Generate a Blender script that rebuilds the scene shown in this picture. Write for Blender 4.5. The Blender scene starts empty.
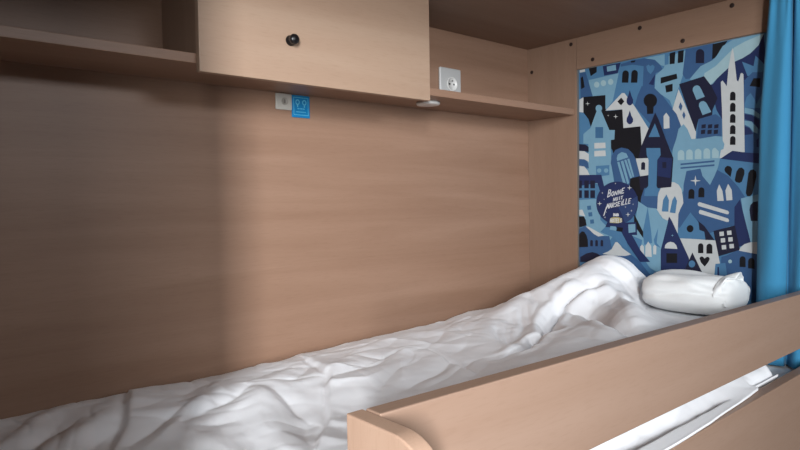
import bpy, bmesh, math
import numpy as np
from mathutils import Vector, Matrix, noise
from mathutils.geometry import tessellate_polygon

C = bpy.context.scene.collection
SC = bpy.context.scene
R = math.radians

# ------------------------------------------------------------------ helpers
def lin(c):
    c /= 255.0
    return c/12.92 if c <= .04045 else ((c+.055)/1.055)**2.4
def rgb(r, g, b): return (lin(r), lin(g), lin(b), 1.0)

def new_mat(name):
    m = bpy.data.materials.new(name); m.use_nodes = True
    nt = m.node_tree
    return m, nt, nt.nodes['Principled BSDF']

def plain(name, col, rough=.5, metal=0.0, spec=.5):
    m, nt, b = new_mat(name)
    b.inputs['Base Color'].default_value = col
    b.inputs['Roughness'].default_value = rough
    b.inputs['Metallic'].default_value = metal
    b.inputs['Specular IOR Level'].default_value = spec
    return m

def wood(name, light, dark, axis, rough=.42, spec=.35):
    """Beech laminate: long soft streaks along one axis plus short darker pores."""
    m, nt, b = new_mat(name)
    n, l = nt.nodes.new, nt.links.new
    tc = n('ShaderNodeTexCoord'); mp = n('ShaderNodeMapping')
    sc = [9.0, 9.0, 9.0]; sc[axis] = .55
    mp.inputs['Scale'].default_value = sc
    l(tc.outputs['Object'], mp.inputs['Vector'])
    a = n('ShaderNodeTexNoise'); a.inputs['Scale'].default_value = 1.7
    a.inputs['Detail'].default_value = 5; a.inputs['Roughness'].default_value = .62
    a.inputs['Distortion'].default_value = .5
    l(mp.outputs['Vector'], a.inputs['Vector'])
    mp2 = n('ShaderNodeMapping'); sc2 = [330.0, 330.0, 330.0]; sc2[axis] = 34.0
    mp2.inputs['Scale'].default_value = sc2
    l(tc.outputs['Object'], mp2.inputs['Vector'])
    f = n('ShaderNodeTexNoise'); f.inputs['Scale'].default_value = 1.0; f.inputs['Detail'].default_value = 2
    l(mp2.outputs['Vector'], f.inputs['Vector'])
    r1 = n('ShaderNodeValToRGB'); r1.color_ramp.elements[0].position = .30; r1.color_ramp.elements[1].position = .70
    r1.color_ramp.elements[0].color = dark; r1.color_ramp.elements[1].color = light
    l(a.outputs['Fac'], r1.inputs['Fac'])
    r2 = n('ShaderNodeValToRGB'); r2.color_ramp.elements[0].position = .28; r2.color_ramp.elements[1].position = .48
    r2.color_ramp.elements[0].color = (.80, .76, .72, 1); r2.color_ramp.elements[1].color = (1, 1, 1, 1)
    l(f.outputs['Fac'], r2.inputs['Fac'])
    mx = n('ShaderNodeMix'); mx.data_type = 'RGBA'; mx.blend_type = 'MULTIPLY'; mx.inputs[0].default_value = .30
    l(r1.outputs['Color'], mx.inputs[6]); l(r2.outputs['Color'], mx.inputs[7])
    l(mx.outputs[2], b.inputs['Base Color'])
    bp = n('ShaderNodeBump'); bp.inputs['Strength'].default_value = .05; bp.inputs['Distance'].default_value = .001
    l(f.outputs['Fac'], bp.inputs['Height']); l(bp.outputs['Normal'], b.inputs['Normal'])
    b.inputs['Roughness'].default_value = rough; b.inputs['Specular IOR Level'].default_value = spec
    return m

def fabric(name, col, weave, bump, rough=.85, mott=.03, sheen=.15):
    m, nt, b = new_mat(name)
    n, l = nt.nodes.new, nt.links.new
    tc = n('ShaderNodeTexCoord')
    a = n('ShaderNodeTexNoise'); a.inputs['Scale'].default_value = weave; a.inputs['Detail'].default_value = 3
    l(tc.outputs['Object'], a.inputs['Vector'])
    c = n('ShaderNodeTexNoise'); c.inputs['Scale'].default_value = 7; c.inputs['Detail'].default_value = 2
    l(tc.outputs['Object'], c.inputs['Vector'])
    r = n('ShaderNodeValToRGB')
    r.color_ramp.elements[0].color = tuple(v*(1-mott) for v in col[:3])+(1,)
    r.color_ramp.elements[1].color = tuple(min(1, v*(1+mott)) for v in col[:3])+(1,)
    l(c.outputs['Fac'], r.inputs['Fac']); l(r.outputs['Color'], b.inputs['Base Color'])
    bp = n('ShaderNodeBump'); bp.inputs['Strength'].default_value = bump; bp.inputs['Distance'].default_value = .002
    l(a.outputs['Fac'], bp.inputs['Height']); l(bp.outputs['Normal'], b.inputs['Normal'])
    b.inputs['Roughness'].default_value = rough; b.inputs['Specular IOR Level'].default_value = .2
    b.inputs['Sheen Weight'].default_value = sheen
    return m

def wpos(o):
    v = Vector((0, 0, 0))
    while o is not None:
        v = v+o.location; o = o.parent
    return v
def obj(name, bm, mats, parent=None, smooth=False, recalc=True):
    me = bpy.data.meshes.new(name)
    if parent is not None: bmesh.ops.translate(bm, verts=bm.verts, vec=-wpos(parent))
    if recalc: bmesh.ops.recalc_face_normals(bm, faces=bm.faces)
    bm.to_mesh(me); bm.free()
    for m in (mats if isinstance(mats, (list, tuple)) else [mats]): me.materials.append(m)
    if smooth:
        for p in me.polygons: p.use_smooth = True
    o = bpy.data.objects.new(name, me); C.objects.link(o)
    o.parent = parent
    return o
def tag(o, label, cat, group=None):
    o['label'] = label; o['category'] = cat
    if group: o['group'] = group
    return o
def thing(name, label, cat, loc):
    o = bpy.data.objects.new(name, None); C.objects.link(o)
    o.location = loc; o.empty_display_size = .05
    return tag(o, label, cat)
def struct(o):
    o['kind'] = 'structure'; return o

def box(x0, x1, y0, y1, z0, z1, bev=0.0, seg=2, bm=None):
    b = bmesh.new()
    bmesh.ops.create_cube(b, size=1)
    for v in b.verts:
        v.co = Vector(((x0+x1)/2+v.co.x*(x1-x0), (y0+y1)/2+v.co.y*(y1-y0), (z0+z1)/2+v.co.z*(z1-z0)))
    if bev: bmesh.ops.bevel(b, geom=b.edges[:], offset=bev, segments=seg, affect='EDGES', profile=.5)
    if bm is None: return b
    return join(bm, b)
def join(bm, b):
    t = bpy.data.meshes.new('t'); b.to_mesh(t); b.free(); bm.from_mesh(t); bpy.data.meshes.remove(t)
    return bm
def lathe(prof, axis, org, n=40, bm=None):
    """prof: (radius, height) pairs swept about axis through org."""
    b = bmesh.new(); ax = Vector(axis).normalized()
    u = ax.orthogonal().normalized(); w = ax.cross(u); org = Vector(org); rings = []
    for r, h in prof:
        if r < 1e-6: rings.append([b.verts.new(org+ax*h)])
        else: rings.append([b.verts.new(org+ax*h+u*(r*math.cos(2*math.pi*i/n))+w*(r*math.sin(2*math.pi*i/n))) for i in range(n)])
    for a, c in zip(rings[:-1], rings[1:]):
        for i in range(n):
            j = (i+1) % n
            q = [a[i % len(a)], a[j % len(a)], c[j % len(c)], c[i % len(c)]]
            q = [v for k, v in enumerate(q) if v not in q[:k]]
            if len(q) > 2: b.faces.new(q)
    return b if bm is None else join(bm, b)
def prism(pts, x0, x1, bev=0.0):
    """outline in (y, z) extruded along x"""
    b = bmesh.new()
    f = b.faces.new([b.verts.new((x0, y, z)) for y, z in pts])
    g = bmesh.ops.extrude_face_region(b, geom=[f])
    bmesh.ops.translate(b, verts=[v for v in g['geom'] if isinstance(v, bmesh.types.BMVert)], vec=(x1-x0, 0, 0))
    bmesh.ops.recalc_face_normals(b, faces=b.faces)
    if bev:
        ed = [e for e in b.edges if abs(e.verts[0].co.x-e.verts[1].co.x) < 1e-6]
        bmesh.ops.bevel(b, geom=ed, offset=bev, segments=3, affect='EDGES', profile=.5)
    return b

# ------------------------------------------------------------------ materials
LT, DK = rgb(147, 117, 98), rgb(132, 102, 83)
M_wall = wood('beech_horizontal', LT, DK, 0)
M_vert = wood('beech_vertical', rgb(140, 113, 95), rgb(131, 104, 86), 2)
M_side = wood('beech_depthwise', rgb(140, 113, 95), rgb(131, 104, 86), 1)
M_rail = wood('beech_rail', rgb(158, 131, 114), rgb(149, 121, 103), 0, rough=.38)
M_ceil = wood('beech_ceiling', rgb(142, 114, 96), rgb(132, 103, 86), 0, rough=.5)
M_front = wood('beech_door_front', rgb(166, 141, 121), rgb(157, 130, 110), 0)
M_duvet = fabric('white_cotton', rgb(242, 243, 246), 420, .10)
M_sheet = fabric('white_sheet', rgb(238, 239, 240), 420, .08)
M_pillow = fabric('white_brushed_cotton', rgb(236, 238, 238), 260, .35)
M_curtain = fabric('blue_curtain_cloth', rgb(60, 134, 174), 500, .12, mott=.05, sheen=.1)
M_white = plain('white_plastic', rgb(206, 205, 202), .35)
M_grey = plain('grey_plastic', rgb(176, 172, 164), .4)
M_hole = plain('black_recess', rgb(14, 12, 11), .7)
M_black = plain('black_gloss', rgb(16, 15, 17), .28)
M_cap = plain('dark_brown_cap', rgb(40, 24, 18), .5)
M_metal = plain('brushed_steel', rgb(190, 190, 188), .3, 1)
M_room = plain('grey_paint', rgb(104, 102, 99), .8)
M_floor = wood('grey_vinyl_floor', rgb(84, 80, 76), rgb(72, 68, 65), 0)

# ------------------------------------------------------------------ the room shell
FZ, CZ = -1.75, .253
struct(obj('floor', box(-2.90, .10, -4.25, .06, FZ-.05, FZ), M_floor))
HZ = 1.0
struct(obj('ceiling', box(-2.90, .10, -4.25, .06, HZ, HZ+.05), M_room))
struct(obj('trim_4', box(-1.8995, .0055, -1.02, -.0005, CZ, CZ+.04, .002), M_ceil))
struct(obj('wall_back', box(-2.90, .10, 0, .06, FZ, HZ), M_wall))
wr = struct(obj('wall_right', box(.006, .10, -4.25, 0, FZ, HZ), M_room))
UX0, UX1, UZ0, UZ1 = -1.35, -.10, .50, .94  # opening added in the front wall for a fill lamp, always out of view
b = box(-2.90, UX0, -4.31, -4.25, FZ, HZ)
box(UX1, .10, -4.31, -4.25, FZ, HZ, bm=b)
box(UX0, UX1, -4.31, -4.25, FZ, UZ0, bm=b)
box(UX0, UX1, -4.31, -4.25, UZ1, HZ, bm=b)
struct(obj('wall_front', b, M_room))
b = box(UX0, UX0+.03, -4.30, -4.255, UZ0, UZ1)
box(UX1-.03, UX1, -4.30, -4.255, UZ0, UZ1, bm=b)
box(UX0+.03, UX1-.03, -4.30, -4.255, UZ0, UZ0+.03, bm=b)
box(UX0+.03, UX1-.03, -4.30, -4.255, UZ1-.03, UZ1, bm=b)
struct(obj('window_3', b, M_white))  # frame of the added opening, there only to carry the front fill
# partition at the foot of the bunk
struct(obj('wall_foot', box(-1.90, -1.84, -1.10, 0, FZ, CZ), M_vert))
# window wall, left
WY0, WY1, WZ0, WZ1 = -2.79, -2.54, -.50, .80
VY0, VY1 = -3.65, -2.92
b = box(-2.96, -2.90, -4.31, VY0, FZ, HZ)
box(-2.96, -2.90, VY1, WY0, FZ, HZ, bm=b)
box(-2.96, -2.90, WY1, .06, FZ, HZ, bm=b)
for q0, q1 in ((VY0, VY1), (WY0, WY1)):
    box(-2.96, -2.90, q0, q1, FZ, WZ0, bm=b)
    box(-2.96, -2.90, q0, q1, WZ1, HZ, bm=b)
struct(obj('wall_left', b, M_room))
for i, (q0, q1) in enumerate(((WY0, WY1), (VY0, VY1))):
    b = box(-2.95, -2.905, q0, q0+.03, WZ0, WZ1)
    box(-2.95, -2.905, q1-.03, q1, WZ0, WZ1, bm=b)
    box(-2.95, -2.905, q0+.03, q1-.03, WZ0, WZ0+.03, bm=b)
    box(-2.95, -2.905, q0+.03, q1-.03, WZ1-.03, WZ1, bm=b)
    struct(obj('window_%d' % (i+1), b, M_white))

# boards that line the end wall: a tall one in the corner and a header over the mural
t1 = struct(obj('trim_1', box(0, .006, -.1988, -.0003, -1.0, CZ, .0008), M_vert))
t2 = struct(obj('trim_2', box(0, .006, -1.0, -.2004, .1485, CZ, .0008), M_side))
t3 = struct(obj('trim_3', box(.001, .006, -1.0, -.8035, -1.0, .1475, .0008), M_vert))
def cap(y, z, par):
    c = lathe([(0, -.0018), (.0035, -.0018), (.0062, -.0010), (.0064, .0), (0, .0002)], (1, 0, 0), (0, y, z), 20)
    lathe([(0, -.0022), (.0022, -.0022), (.0026, -.0017)], (1, 0, 0), (0, y, z), 6, bm=c)
    return obj('screw_cap', c, M_cap, par)
for y, z in ((-.018, .1708), (-.180, .2356)): cap(y, z, t1)
for y, z in ((-.2613, .1706), (-.4235, .235), (-.5541, .1690), (-.688, .2357), (-.90, .17)): cap(y, z, t2)

# ------------------------------------------------------------------ mural on the end wall
MURAL = """
M -2104,1490 -2880,1481 -4239,1477 -5463,1459 -6571,1443 -7661,1449 -7932,1441 -7969,-6322 -2042,-7198
L -2439,1075 -3508,1119 -3298,277 -3050,25 -2510,482
B -2103,1359 -2329,1353 -2584,536 -2135,501
W -2104,1490 -2293,1489 -2311,1372 -2103,1375
K -2140,1189 -2216,1242 -2289,871 -2156,826
K -2442,1463 -2735,1459 -2734,1283 -2514,1192
N -2951,1436 -3578,1433 -3474,1125 -3003,1126
L -3093,1395 -3407,1402 -3423,1227 -3110,1235
P -2830,868 -2824,836 -2807,810 -2780,793 -2749,786 -2714,791 -2683,808 -2656,833 -2639,865 -2634,899 -2640,931 -2657,957 -2683,974 -2716,981 -2750,975 -2781,959 -2807,933 -2824,902
P -3069,878 -3063,847 -3046,821 -3021,803 -2989,797 -2956,802 -2925,818 -2899,844 -2882,875 -2877,909 -2883,940 -2900,966 -2925,984 -2957,990 -2990,984 -3022,968 -3047,943 -3063,912
P -3325,878 -3319,847 -3303,822 -3278,805 -3247,798 -3214,803 -3183,819 -3158,844 -3142,875 -3136,909 -3142,940 -3159,966 -3184,983 -3215,989 -3248,984 -3278,967 -3303,942 -3319,911
B -3578,1386 -3979,1435 -4557,1417 -4805,1223 -4927,995 -4866,947 -4712,914 -4680,564 -4301,563 -4335,1189 -3978,1298 -3577,1309
L -4367,1423 -4989,1422 -4988,1072 -4866,1123 -4682,1319
M -4415,1175 -4494,1205 -4541,1152 -4619,1183 -4681,1112 -4650,1014 -4556,911 -4462,1017
N -4492,623 -4697,887 -4649,569
K -3913,1417 -4077,1417 -4044,1362 -3929,1368
K -3613,808 -3634,1079 -3643,1118 -3666,1148 -3702,1165 -3744,1165 -3785,1150 -3820,1122 -3844,1084 -3852,1042 -3831,773
K -3917,759 -3938,1041 -3946,1079 -3969,1109 -4003,1125 -4044,1126 -4084,1111 -4117,1083 -4140,1046 -4148,1006 -4127,726
B -4269,598 -4742,554 -4896,325 -4957,169 -5167,-123 -5404,-442 -5462,-1431 -4709,-777 -4040,24 -4139,345
L -4712,855 -4958,1019 -5109,1341 -5636,1411 -5550,772 -5316,147 -5257,-251 -5138,56 -4865,270 -4680,475
M -4989,1422 -5109,1428 -5109,1109 -4988,1101
K -4866,756 -5346,792 -5369,644 -4866,579
K -5003,499 -5228,522 -5227,305 -5033,290
K -5139,1422 -5311,1432 -5287,1091 -5139,1103
K -5390,1431 -5556,1435 -5536,1088 -5376,1089
K -4757,93 -4744,24 -4708,-33 -4651,-73 -4582,-88 -4507,-79 -4437,-45 -4380,10 -4342,78 -4329,152 -4342,222 -4380,280 -4438,319 -4508,334 -4582,323 -4652,288 -4708,234 -4745,166
K -4428,3 -4648,-26 -4638,-278 -4443,-269
B -5608,1445 -6385,1455 -6358,992 -6031,886 -5807,587 -5608,591 -5521,748
D -5892,995 -5900,1267 -5909,1313 -5934,1349 -5973,1368 -6018,1368 -6063,1350 -6101,1316 -6126,1270 -6135,1221 -6127,952
K -6358,1433 -6754,1446 -6624,1269 -6412,1037 -6345,1022
N -6278,315 -6520,497 -6935,885 -7649,1504 -7726,349 -7190,307 -7144,-1022 -6628,-696 -6468,-402 -6360,26
L -5722,572 -5864,718 -6031,886 -6358,992 -6465,1082 -6624,1324 -6883,1445 -7661,1449 -7531,1165 -7336,995 -7138,900 -6961,853 -6572,570 -6359,330 -6169,305
P -6114,536 -6141,671 -6439,813 -6755,1081 -6934,1234 -7211,1336 -7661,1449 -7531,1165 -7336,995 -7138,900 -6961,853 -6572,543 -6305,325
M -7125,810 -7411,639 -7459,905 -7605,734 -7772,471 -7264,400
B -7165,151 -7215,329 -7387,485 -7820,411 -7830,-1871 -7146,-1827
K -7315,128 -7412,323 -7582,295 -7571,62
M -7192,-333 -7241,-153 -7340,-61 -7439,-234 -7488,-372 -7632,-78 -7729,-508 -7192,-439
L -7192,-426 -7391,-491 -7562,-644 -7562,-762 -7391,-637 -7193,-573
N -7193,-599 -7367,-647 -7562,-801 -7564,-1064 -7416,-838 -7193,-733
L -7193,-773 -7367,-819 -7515,-1007 -7515,-1152 -7417,-1102 -7318,-960 -7194,-880
N -7194,-920 -7318,-986 -7418,-1155 -7194,-1161
N -7492,-1321 -7540,-1272 -7541,-1510 -7492,-1506
W -5404,336 -5708,-421 -5907,-954 -5893,-1137 -5780,-1170 -5492,-769 -5345,-377 -5227,-218
D -5419,478 -6128,590 -6333,279 -6494,-75 -6361,-389 -6347,-581 -6088,-607 -5977,-594 -5893,-939
L -5807,247 -5824,315 -5872,359 -5942,362 -6004,322 -6045,248 -6148,15 -5920,-46
L -5985,-229 -5990,-159 -6032,-112 -6106,-102 -6170,-142 -6211,-203 -6328,-435 -6088,-495
B -5457,-45 -5521,-169 -5477,-307 -5404,-183
B -5559,-317 -5608,-438 -5564,-562 -5512,-426
B -5977,-594 -6441,-509 -6601,-638 -6602,-1242 -5921,-1182
D -6060,-761 -6179,-757 -6171,-868 -6055,-867
D -6046,-912 -6165,-907 -6157,-1024 -6041,-1029
D -6239,-780 -6356,-776 -6348,-886 -6234,-886
D -6225,-930 -6342,-925 -6334,-1041 -6220,-1046
D -6410,-799 -6525,-794 -6517,-904 -6404,-903
D -6396,-947 -6512,-942 -6504,-1057 -6391,-1063
B -5047,-283 -5345,-377 -5463,-709 -5345,-1131 -5226,-1471 -4985,-1100
W -4962,-767 -4956,-390 -5038,-297 -5131,-439 -5137,-762
L -5226,-1413 -5345,-1073 -5404,-818 -5550,-689 -5665,-845 -5780,-1141 -6033,-1150 -6442,-1117 -6629,-1149 -6682,-1359 -6630,-1574 -6471,-2117 -6337,-2614 -6117,-2467 -5751,-2311 -5462,-2736 -5165,-2583
P -5380,-1715 -5380,-1525 -5388,-1487 -5409,-1456 -5440,-1437 -5477,-1432 -5514,-1442 -5545,-1466 -5566,-1500 -5573,-1539 -5573,-1727
P -5625,-1716 -5625,-1525 -5632,-1488 -5653,-1457 -5684,-1438 -5720,-1433 -5756,-1443 -5786,-1467 -5807,-1501 -5814,-1539 -5814,-1728
P -5873,-1718 -5873,-1526 -5880,-1489 -5900,-1459 -5931,-1440 -5966,-1435 -6001,-1445 -6031,-1469 -6051,-1502 -6058,-1540 -6058,-1730
P -6116,-1720 -6116,-1527 -6123,-1490 -6143,-1460 -6172,-1442 -6207,-1437 -6242,-1447 -6271,-1470 -6290,-1503 -6297,-1541 -6297,-1731
P -6352,-1721 -6351,-1528 -6358,-1492 -6377,-1462 -6406,-1443 -6440,-1439 -6474,-1448 -6503,-1471 -6522,-1504 -6529,-1541 -6529,-1733
B -5462,-1822 -6417,-1786 -6417,-1836 -5462,-1871
B -5462,-1932 -6417,-1898 -6417,-1948 -5462,-1978
W -6883,1231 -6917,1076 -6995,338 -7034,292 -7076,432 -7089,496 -7126,509 -7164,470 -7201,-1616 -6787,-1641 -6630,-1739 -6550,-1734 -6590,-1516 -6637,-1383 -6614,-420 -6581,350 -6625,390 -6738,217 -6781,697 -6840,1037
K -6821,-183 -6825,-24 -6830,5 -6845,29 -6868,42 -6895,44 -6922,34 -6945,14 -6961,-14 -6966,-44 -6963,-203
K -6822,-490 -6825,-324 -6831,-295 -6846,-272 -6869,-258 -6896,-256 -6923,-265 -6946,-285 -6961,-312 -6967,-343 -6963,-507
K -6823,-791 -6826,-631 -6831,-602 -6847,-578 -6870,-564 -6897,-561 -6924,-570 -6947,-590 -6962,-617 -6968,-648 -6964,-807
K -6823,-1099 -6827,-933 -6832,-903 -6848,-879 -6871,-865 -6898,-862 -6925,-871 -6948,-890 -6963,-917 -6968,-947 -6965,-1112
K -6824,-1393 -6828,-1232 -6833,-1202 -6848,-1178 -6871,-1163 -6898,-1160 -6926,-1168 -6949,-1187 -6964,-1214 -6969,-1245 -6966,-1404
L -6442,-1117 -6576,-1144 -6682,-1359 -6656,-1494 -6523,-1539 -6362,-1360
B -5637,-2048 -6033,-1997 -6089,-2211 -6296,-2473 -6417,-2226 -6551,-1900 -6969,-2087 -7349,-2641 -7228,-3715 -6844,-3614 -6393,-3790 -5752,-4038 -5344,-3612 -5374,-3114 -5550,-2883 -5550,-2448
W -6045,-2343 -5917,-2362 -5894,-2491 -5870,-2360 -5740,-2331 -5870,-2312 -5893,-2183 -5917,-2314
K -5689,-2847 -5694,-2659 -5701,-2624 -5719,-2595 -5747,-2576 -5780,-2570 -5813,-2578 -5840,-2598 -5859,-2628 -5865,-2663 -5860,-2850
K -5973,-2812 -5978,-2617 -5984,-2583 -6003,-2554 -6030,-2536 -6062,-2530 -6094,-2538 -6121,-2558 -6139,-2587 -6145,-2621 -6140,-2815
W -6499,-2924 -6480,-2645 -6544,-2461 -6632,-2649 -6667,-2921
W -6738,-2913 -6711,-2638 -6781,-2456 -6875,-2628 -6894,-2902
W -5956,-3017 -5964,-2974 -6006,-2949 -6778,-3197 -6809,-3244 -6791,-3290 -6752,-3293 -5978,-3059
W -5987,-3230 -5998,-3188 -6034,-3168 -6778,-3409 -6810,-3458 -6792,-3505 -6747,-3505 -6007,-3282
M -6564,-1749 -7518,-1904 -7830,-1923 -7835,-2915 -7522,-2911 -7212,-2825 -7047,-2551 -6788,-2242 -6498,-2063
N -6577,-1755 -6735,-1651 -6890,-1558 -7221,-1631 -7829,-1715 -7831,-1988 -7518,-1936
K -6683,-2073 -6696,-2005 -6762,-1959 -6840,-1985 -6884,-2056 -6866,-2164 -6841,-2272 -6788,-2215 -6710,-2137
K -6995,-2129 -7058,-2038 -7134,-2028 -7197,-2099 -7198,-2206 -7135,-2406 -7072,-2444 -6983,-2414 -6952,-2358
K -7298,-2184 -7347,-2107 -7421,-2092 -7487,-2154 -7500,-2273 -7394,-2749 -7337,-2809 -7262,-2800 -7232,-2718
L -7112,-2864 -7522,-2765 -7834,-2758 -7842,-4542 -7354,-4062 -7202,-3500
D -7326,-3176 -7350,-3042 -7424,-2963 -7522,-2945 -7644,-2939 -7646,-3467 -7364,-3471
N -6946,-3093 -7086,-2891 -7366,-4061 -7052,-4182 -6948,-3612
D -6393,-3762 -6960,-3598 -7090,-4262 -6529,-4471
W -6552,-3784 -6669,-3770 -6677,-3888 -6560,-3903
W -6753,-3751 -6868,-3737 -6876,-3855 -6761,-3869
W -6587,-3964 -6703,-3949 -6711,-4067 -6595,-4083
W -6785,-3932 -6899,-3917 -6907,-4035 -6793,-4050
W -6614,-4154 -6730,-4139 -6738,-4257 -6622,-4274
W -6816,-4116 -6931,-4100 -6939,-4218 -6825,-4234
W -7060,-4305 -7103,-4194 -7204,-4100 -7354,-4045 -7502,-4029 -7745,-4126 -7746,-4390 -7305,-4387
B -6609,-4480 -6741,-4431 -7026,-4279 -7503,-4350 -7960,-4378 -7965,-5532 -6558,-5687
P -6888,-4589 -6885,-4607 -6877,-4623 -6863,-4635 -6847,-4643 -6830,-4644 -6814,-4639 -6801,-4628 -6792,-4612 -6789,-4595 -6792,-4577 -6800,-4560 -6814,-4548 -6830,-4540 -6847,-4539 -6863,-4545 -6876,-4556 -6885,-4571
K -7084,-4726 -7083,-4520 -7089,-4487 -7106,-4458 -7130,-4438 -7159,-4430 -7188,-4435 -7213,-4452 -7230,-4479 -7235,-4511 -7236,-4724
K -7299,-4752 -7298,-4561 -7304,-4525 -7322,-4494 -7348,-4473 -7379,-4464 -7410,-4469 -7436,-4487 -7453,-4516 -7460,-4551 -7460,-4749
W -5403,-3991 -6447,-4027 -6610,-4871 -6477,-5696 -5752,-5776 -5491,-4690
M -6448,-4686 -6715,-4641 -6796,-5245 -6395,-5281
N -6503,-4767 -6543,-4764 -6557,-5015 -6503,-5019
K -5968,-4408 -5968,-4205 -5974,-4174 -5990,-4147 -6015,-4129 -6044,-4121 -6073,-4126 -6097,-4143 -6113,-4168 -6119,-4199 -6119,-4400
K -6202,-4410 -6202,-4216 -6208,-4181 -6226,-4152 -6253,-4131 -6284,-4123 -6316,-4129 -6342,-4147 -6360,-4175 -6366,-4208 -6367,-4401
K -6008,-4549 -6050,-4498 -6105,-4500 -6153,-4552 -6211,-4500 -6266,-4500 -6296,-4555 -6258,-4642 -6156,-4782 -6050,-4669
D -6091,-3628 -5922,-3445 -6146,-3627 -6420,-4014 -6174,-4023
M -5344,-3846 -5579,-3492 -5752,-3245 -5951,-3487 -6146,-3797 -6174,-4008 -5417,-4000
K -5840,-3710 -5835,-3745 -5818,-3777 -5792,-3800 -5760,-3814 -5726,-3814 -5694,-3803 -5668,-3780 -5651,-3749 -5645,-3714 -5651,-3678 -5668,-3646 -5694,-3623 -5726,-3610 -5760,-3609 -5792,-3621 -5818,-3644 -5835,-3674
D -5979,-3487 -6118,-3655 -6407,-4014 -6174,-4014 -6160,-3796 -6007,-3743
W -4720,-3141 -4752,-2871 -4814,-2633 -4907,-2457 -5014,-2371 -5135,-2340 -5285,-2360 -5403,-2429 -5491,-2562 -5529,-2766 -5550,-2969 -5462,-3143 -5403,-3289 -5373,-4051 -5104,-3497 -5013,-3528 -4860,-3321
M -4900,-3216 -4943,-2874 -5044,-2707 -5123,-2876 -5104,-3222
M -5144,-3246 -5225,-2878 -5300,-2762 -5365,-2909 -5314,-3269
N -5125,-3364 -5210,-3496 -5709,-4560 -5810,-5770 -4825,-5878 -4858,-4369 -4920,-4067
W -4991,-4312 -5006,-4213 -5073,-4145 -5164,-4112 -5269,-4134 -5343,-4214 -5373,-4315
K -5042,-4459 -5367,-4448 -5367,-4727 -5042,-4748
L -5272,-3922 -5232,-3931 -5224,-3971 -5217,-3931 -5176,-3925 -5217,-3916 -5224,-3876 -5232,-3916
D -5809,-4396 -6106,-4994 -6259,-5720 -5343,-5821 -5549,-5008
M -5889,-4722 -5884,-4757 -5867,-4789 -5842,-4813 -5812,-4827 -5779,-4829 -5748,-4820 -5723,-4799 -5706,-4769 -5700,-4735 -5706,-4700 -5723,-4668 -5748,-4644 -5779,-4630 -5811,-4628 -5842,-4638 -5867,-4659 -5884,-4688
K -2249,551 -3053,501 -3051,89 -3086,-11 -3640,-33 -3671,-611 -4266,-611 -4552,-1061 -4485,-2564 -4227,-3170 -3731,-2544 -3290,-1266 -3046,-928 -2576,-725 -2245,28
W -3050,9 -3625,481 -3709,468 -4040,24 -4505,-727 -4271,-1219 -4234,-617 -3671,-611 -3640,-27
K -3601,345 -3708,206 -3593,104 -3470,238
N -3890,534 -3952,326 -4001,224 -3994,130 -3941,71 -3885,59 -3819,101 -3779,178 -3789,287 -3840,375
N -3888,-89 -3950,-277 -3999,-368 -3992,-453 -3939,-507 -3883,-519 -3816,-481 -3776,-412 -3787,-314 -3837,-233
D -4704,-256 -4818,-492 -5016,-1043 -5256,-1649 -5195,-2495 -4228,-2558 -4133,-1697 -4264,-1218
M -4694,-576 -4851,-993 -4498,-966
N -4770,-1587 -5226,-1647 -5166,-2230 -4769,-2153
D -4924,-1745 -5045,-1753 -5045,-1930 -4923,-1923
W -2097,490 -2249,541 -2245,28 -2094,79
M -2094,79 -2245,44 -2431,-190 -2522,-460 -2427,-808 -2200,-1084 -2086,-1075
W -2498,302 -2422,300 -2408,236 -2395,303 -2319,326 -2395,328 -2409,392 -2422,324
W -3499,-234 -3424,-237 -3409,-305 -3396,-234 -3320,-213 -3396,-209 -3410,-142 -3424,-212
W -3191,-166 -3155,-168 -3148,-199 -3142,-166 -3106,-156 -3142,-154 -3149,-123 -3155,-156
L -2738,32 -2908,11 -3188,-624 -3380,-644 -3362,-940 -3240,-945 -3253,-1738 -3389,-2535 -2493,-2250 -2383,-1852 -2426,-1004 -2239,-972 -2241,-660 -2504,-490
L -2937,94 -2929,56 -2909,26 -2877,4 -2838,-4 -2797,1 -2758,19 -2726,48 -2706,85 -2699,124 -2706,162 -2727,193 -2759,214 -2798,222 -2839,216 -2878,198 -2910,169 -2930,133
B2 -2688,-477 -2969,-506 -2967,-857 -2686,-832
W -2648,-990 -3045,-1008 -3055,-1184 -2647,-1171
W -2646,-1249 -3044,-1257 -3061,-1440 -2645,-1427
M -2699,-1738 -3183,-1734 -3181,-2052 -2715,-2096
L -2897,-1894 -2892,-1918 -2878,-1939 -2857,-1954 -2831,-1961 -2804,-1960 -2778,-1950 -2756,-1933 -2743,-1911 -2738,-1886 -2743,-1862 -2757,-1841 -2778,-1827 -2804,-1820 -2832,-1821 -2858,-1831 -2879,-1848 -2893,-1870
L -3147,-1907 -3142,-1931 -3128,-1951 -3108,-1966 -3082,-1973 -3055,-1972 -3029,-1962 -3009,-1945 -2995,-1923 -2991,-1899 -2995,-1875 -3009,-1855 -3030,-1840 -3056,-1833 -3083,-1835 -3108,-1844 -3129,-1861 -3142,-1883
D -2086,-976 -2314,-1011 -2437,-1103 -2436,-1266 -2275,-1221 -2085,-1197
W -2085,-1207 -2275,-1228 -2443,-1332 -2441,-1593 -2273,-1494 -2083,-1472
B -2083,-1472 -2273,-1497 -2422,-1625 -2440,-1806 -2271,-1724 -2081,-1697
W -2081,-1697 -2271,-1731 -2383,-1852 -2468,-2020 -2079,-2002
L -2077,-2367 -3074,-2399 -2856,-2844 -2852,-3491 -3348,-3931 -3207,-4128 -2704,-4015 -2067,-3700
M -2077,-2301 -3002,-2397 -2856,-2747 -2711,-2809 -2073,-2833
N -2079,-2002 -2897,-2029 -3020,-2493 -2857,-2586 -2750,-2291 -2077,-2367
D -2078,-2185 -2177,-2188 -2175,-2447 -2076,-2444
D -2076,-2510 -2175,-2513 -2173,-2768 -2074,-2766
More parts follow.
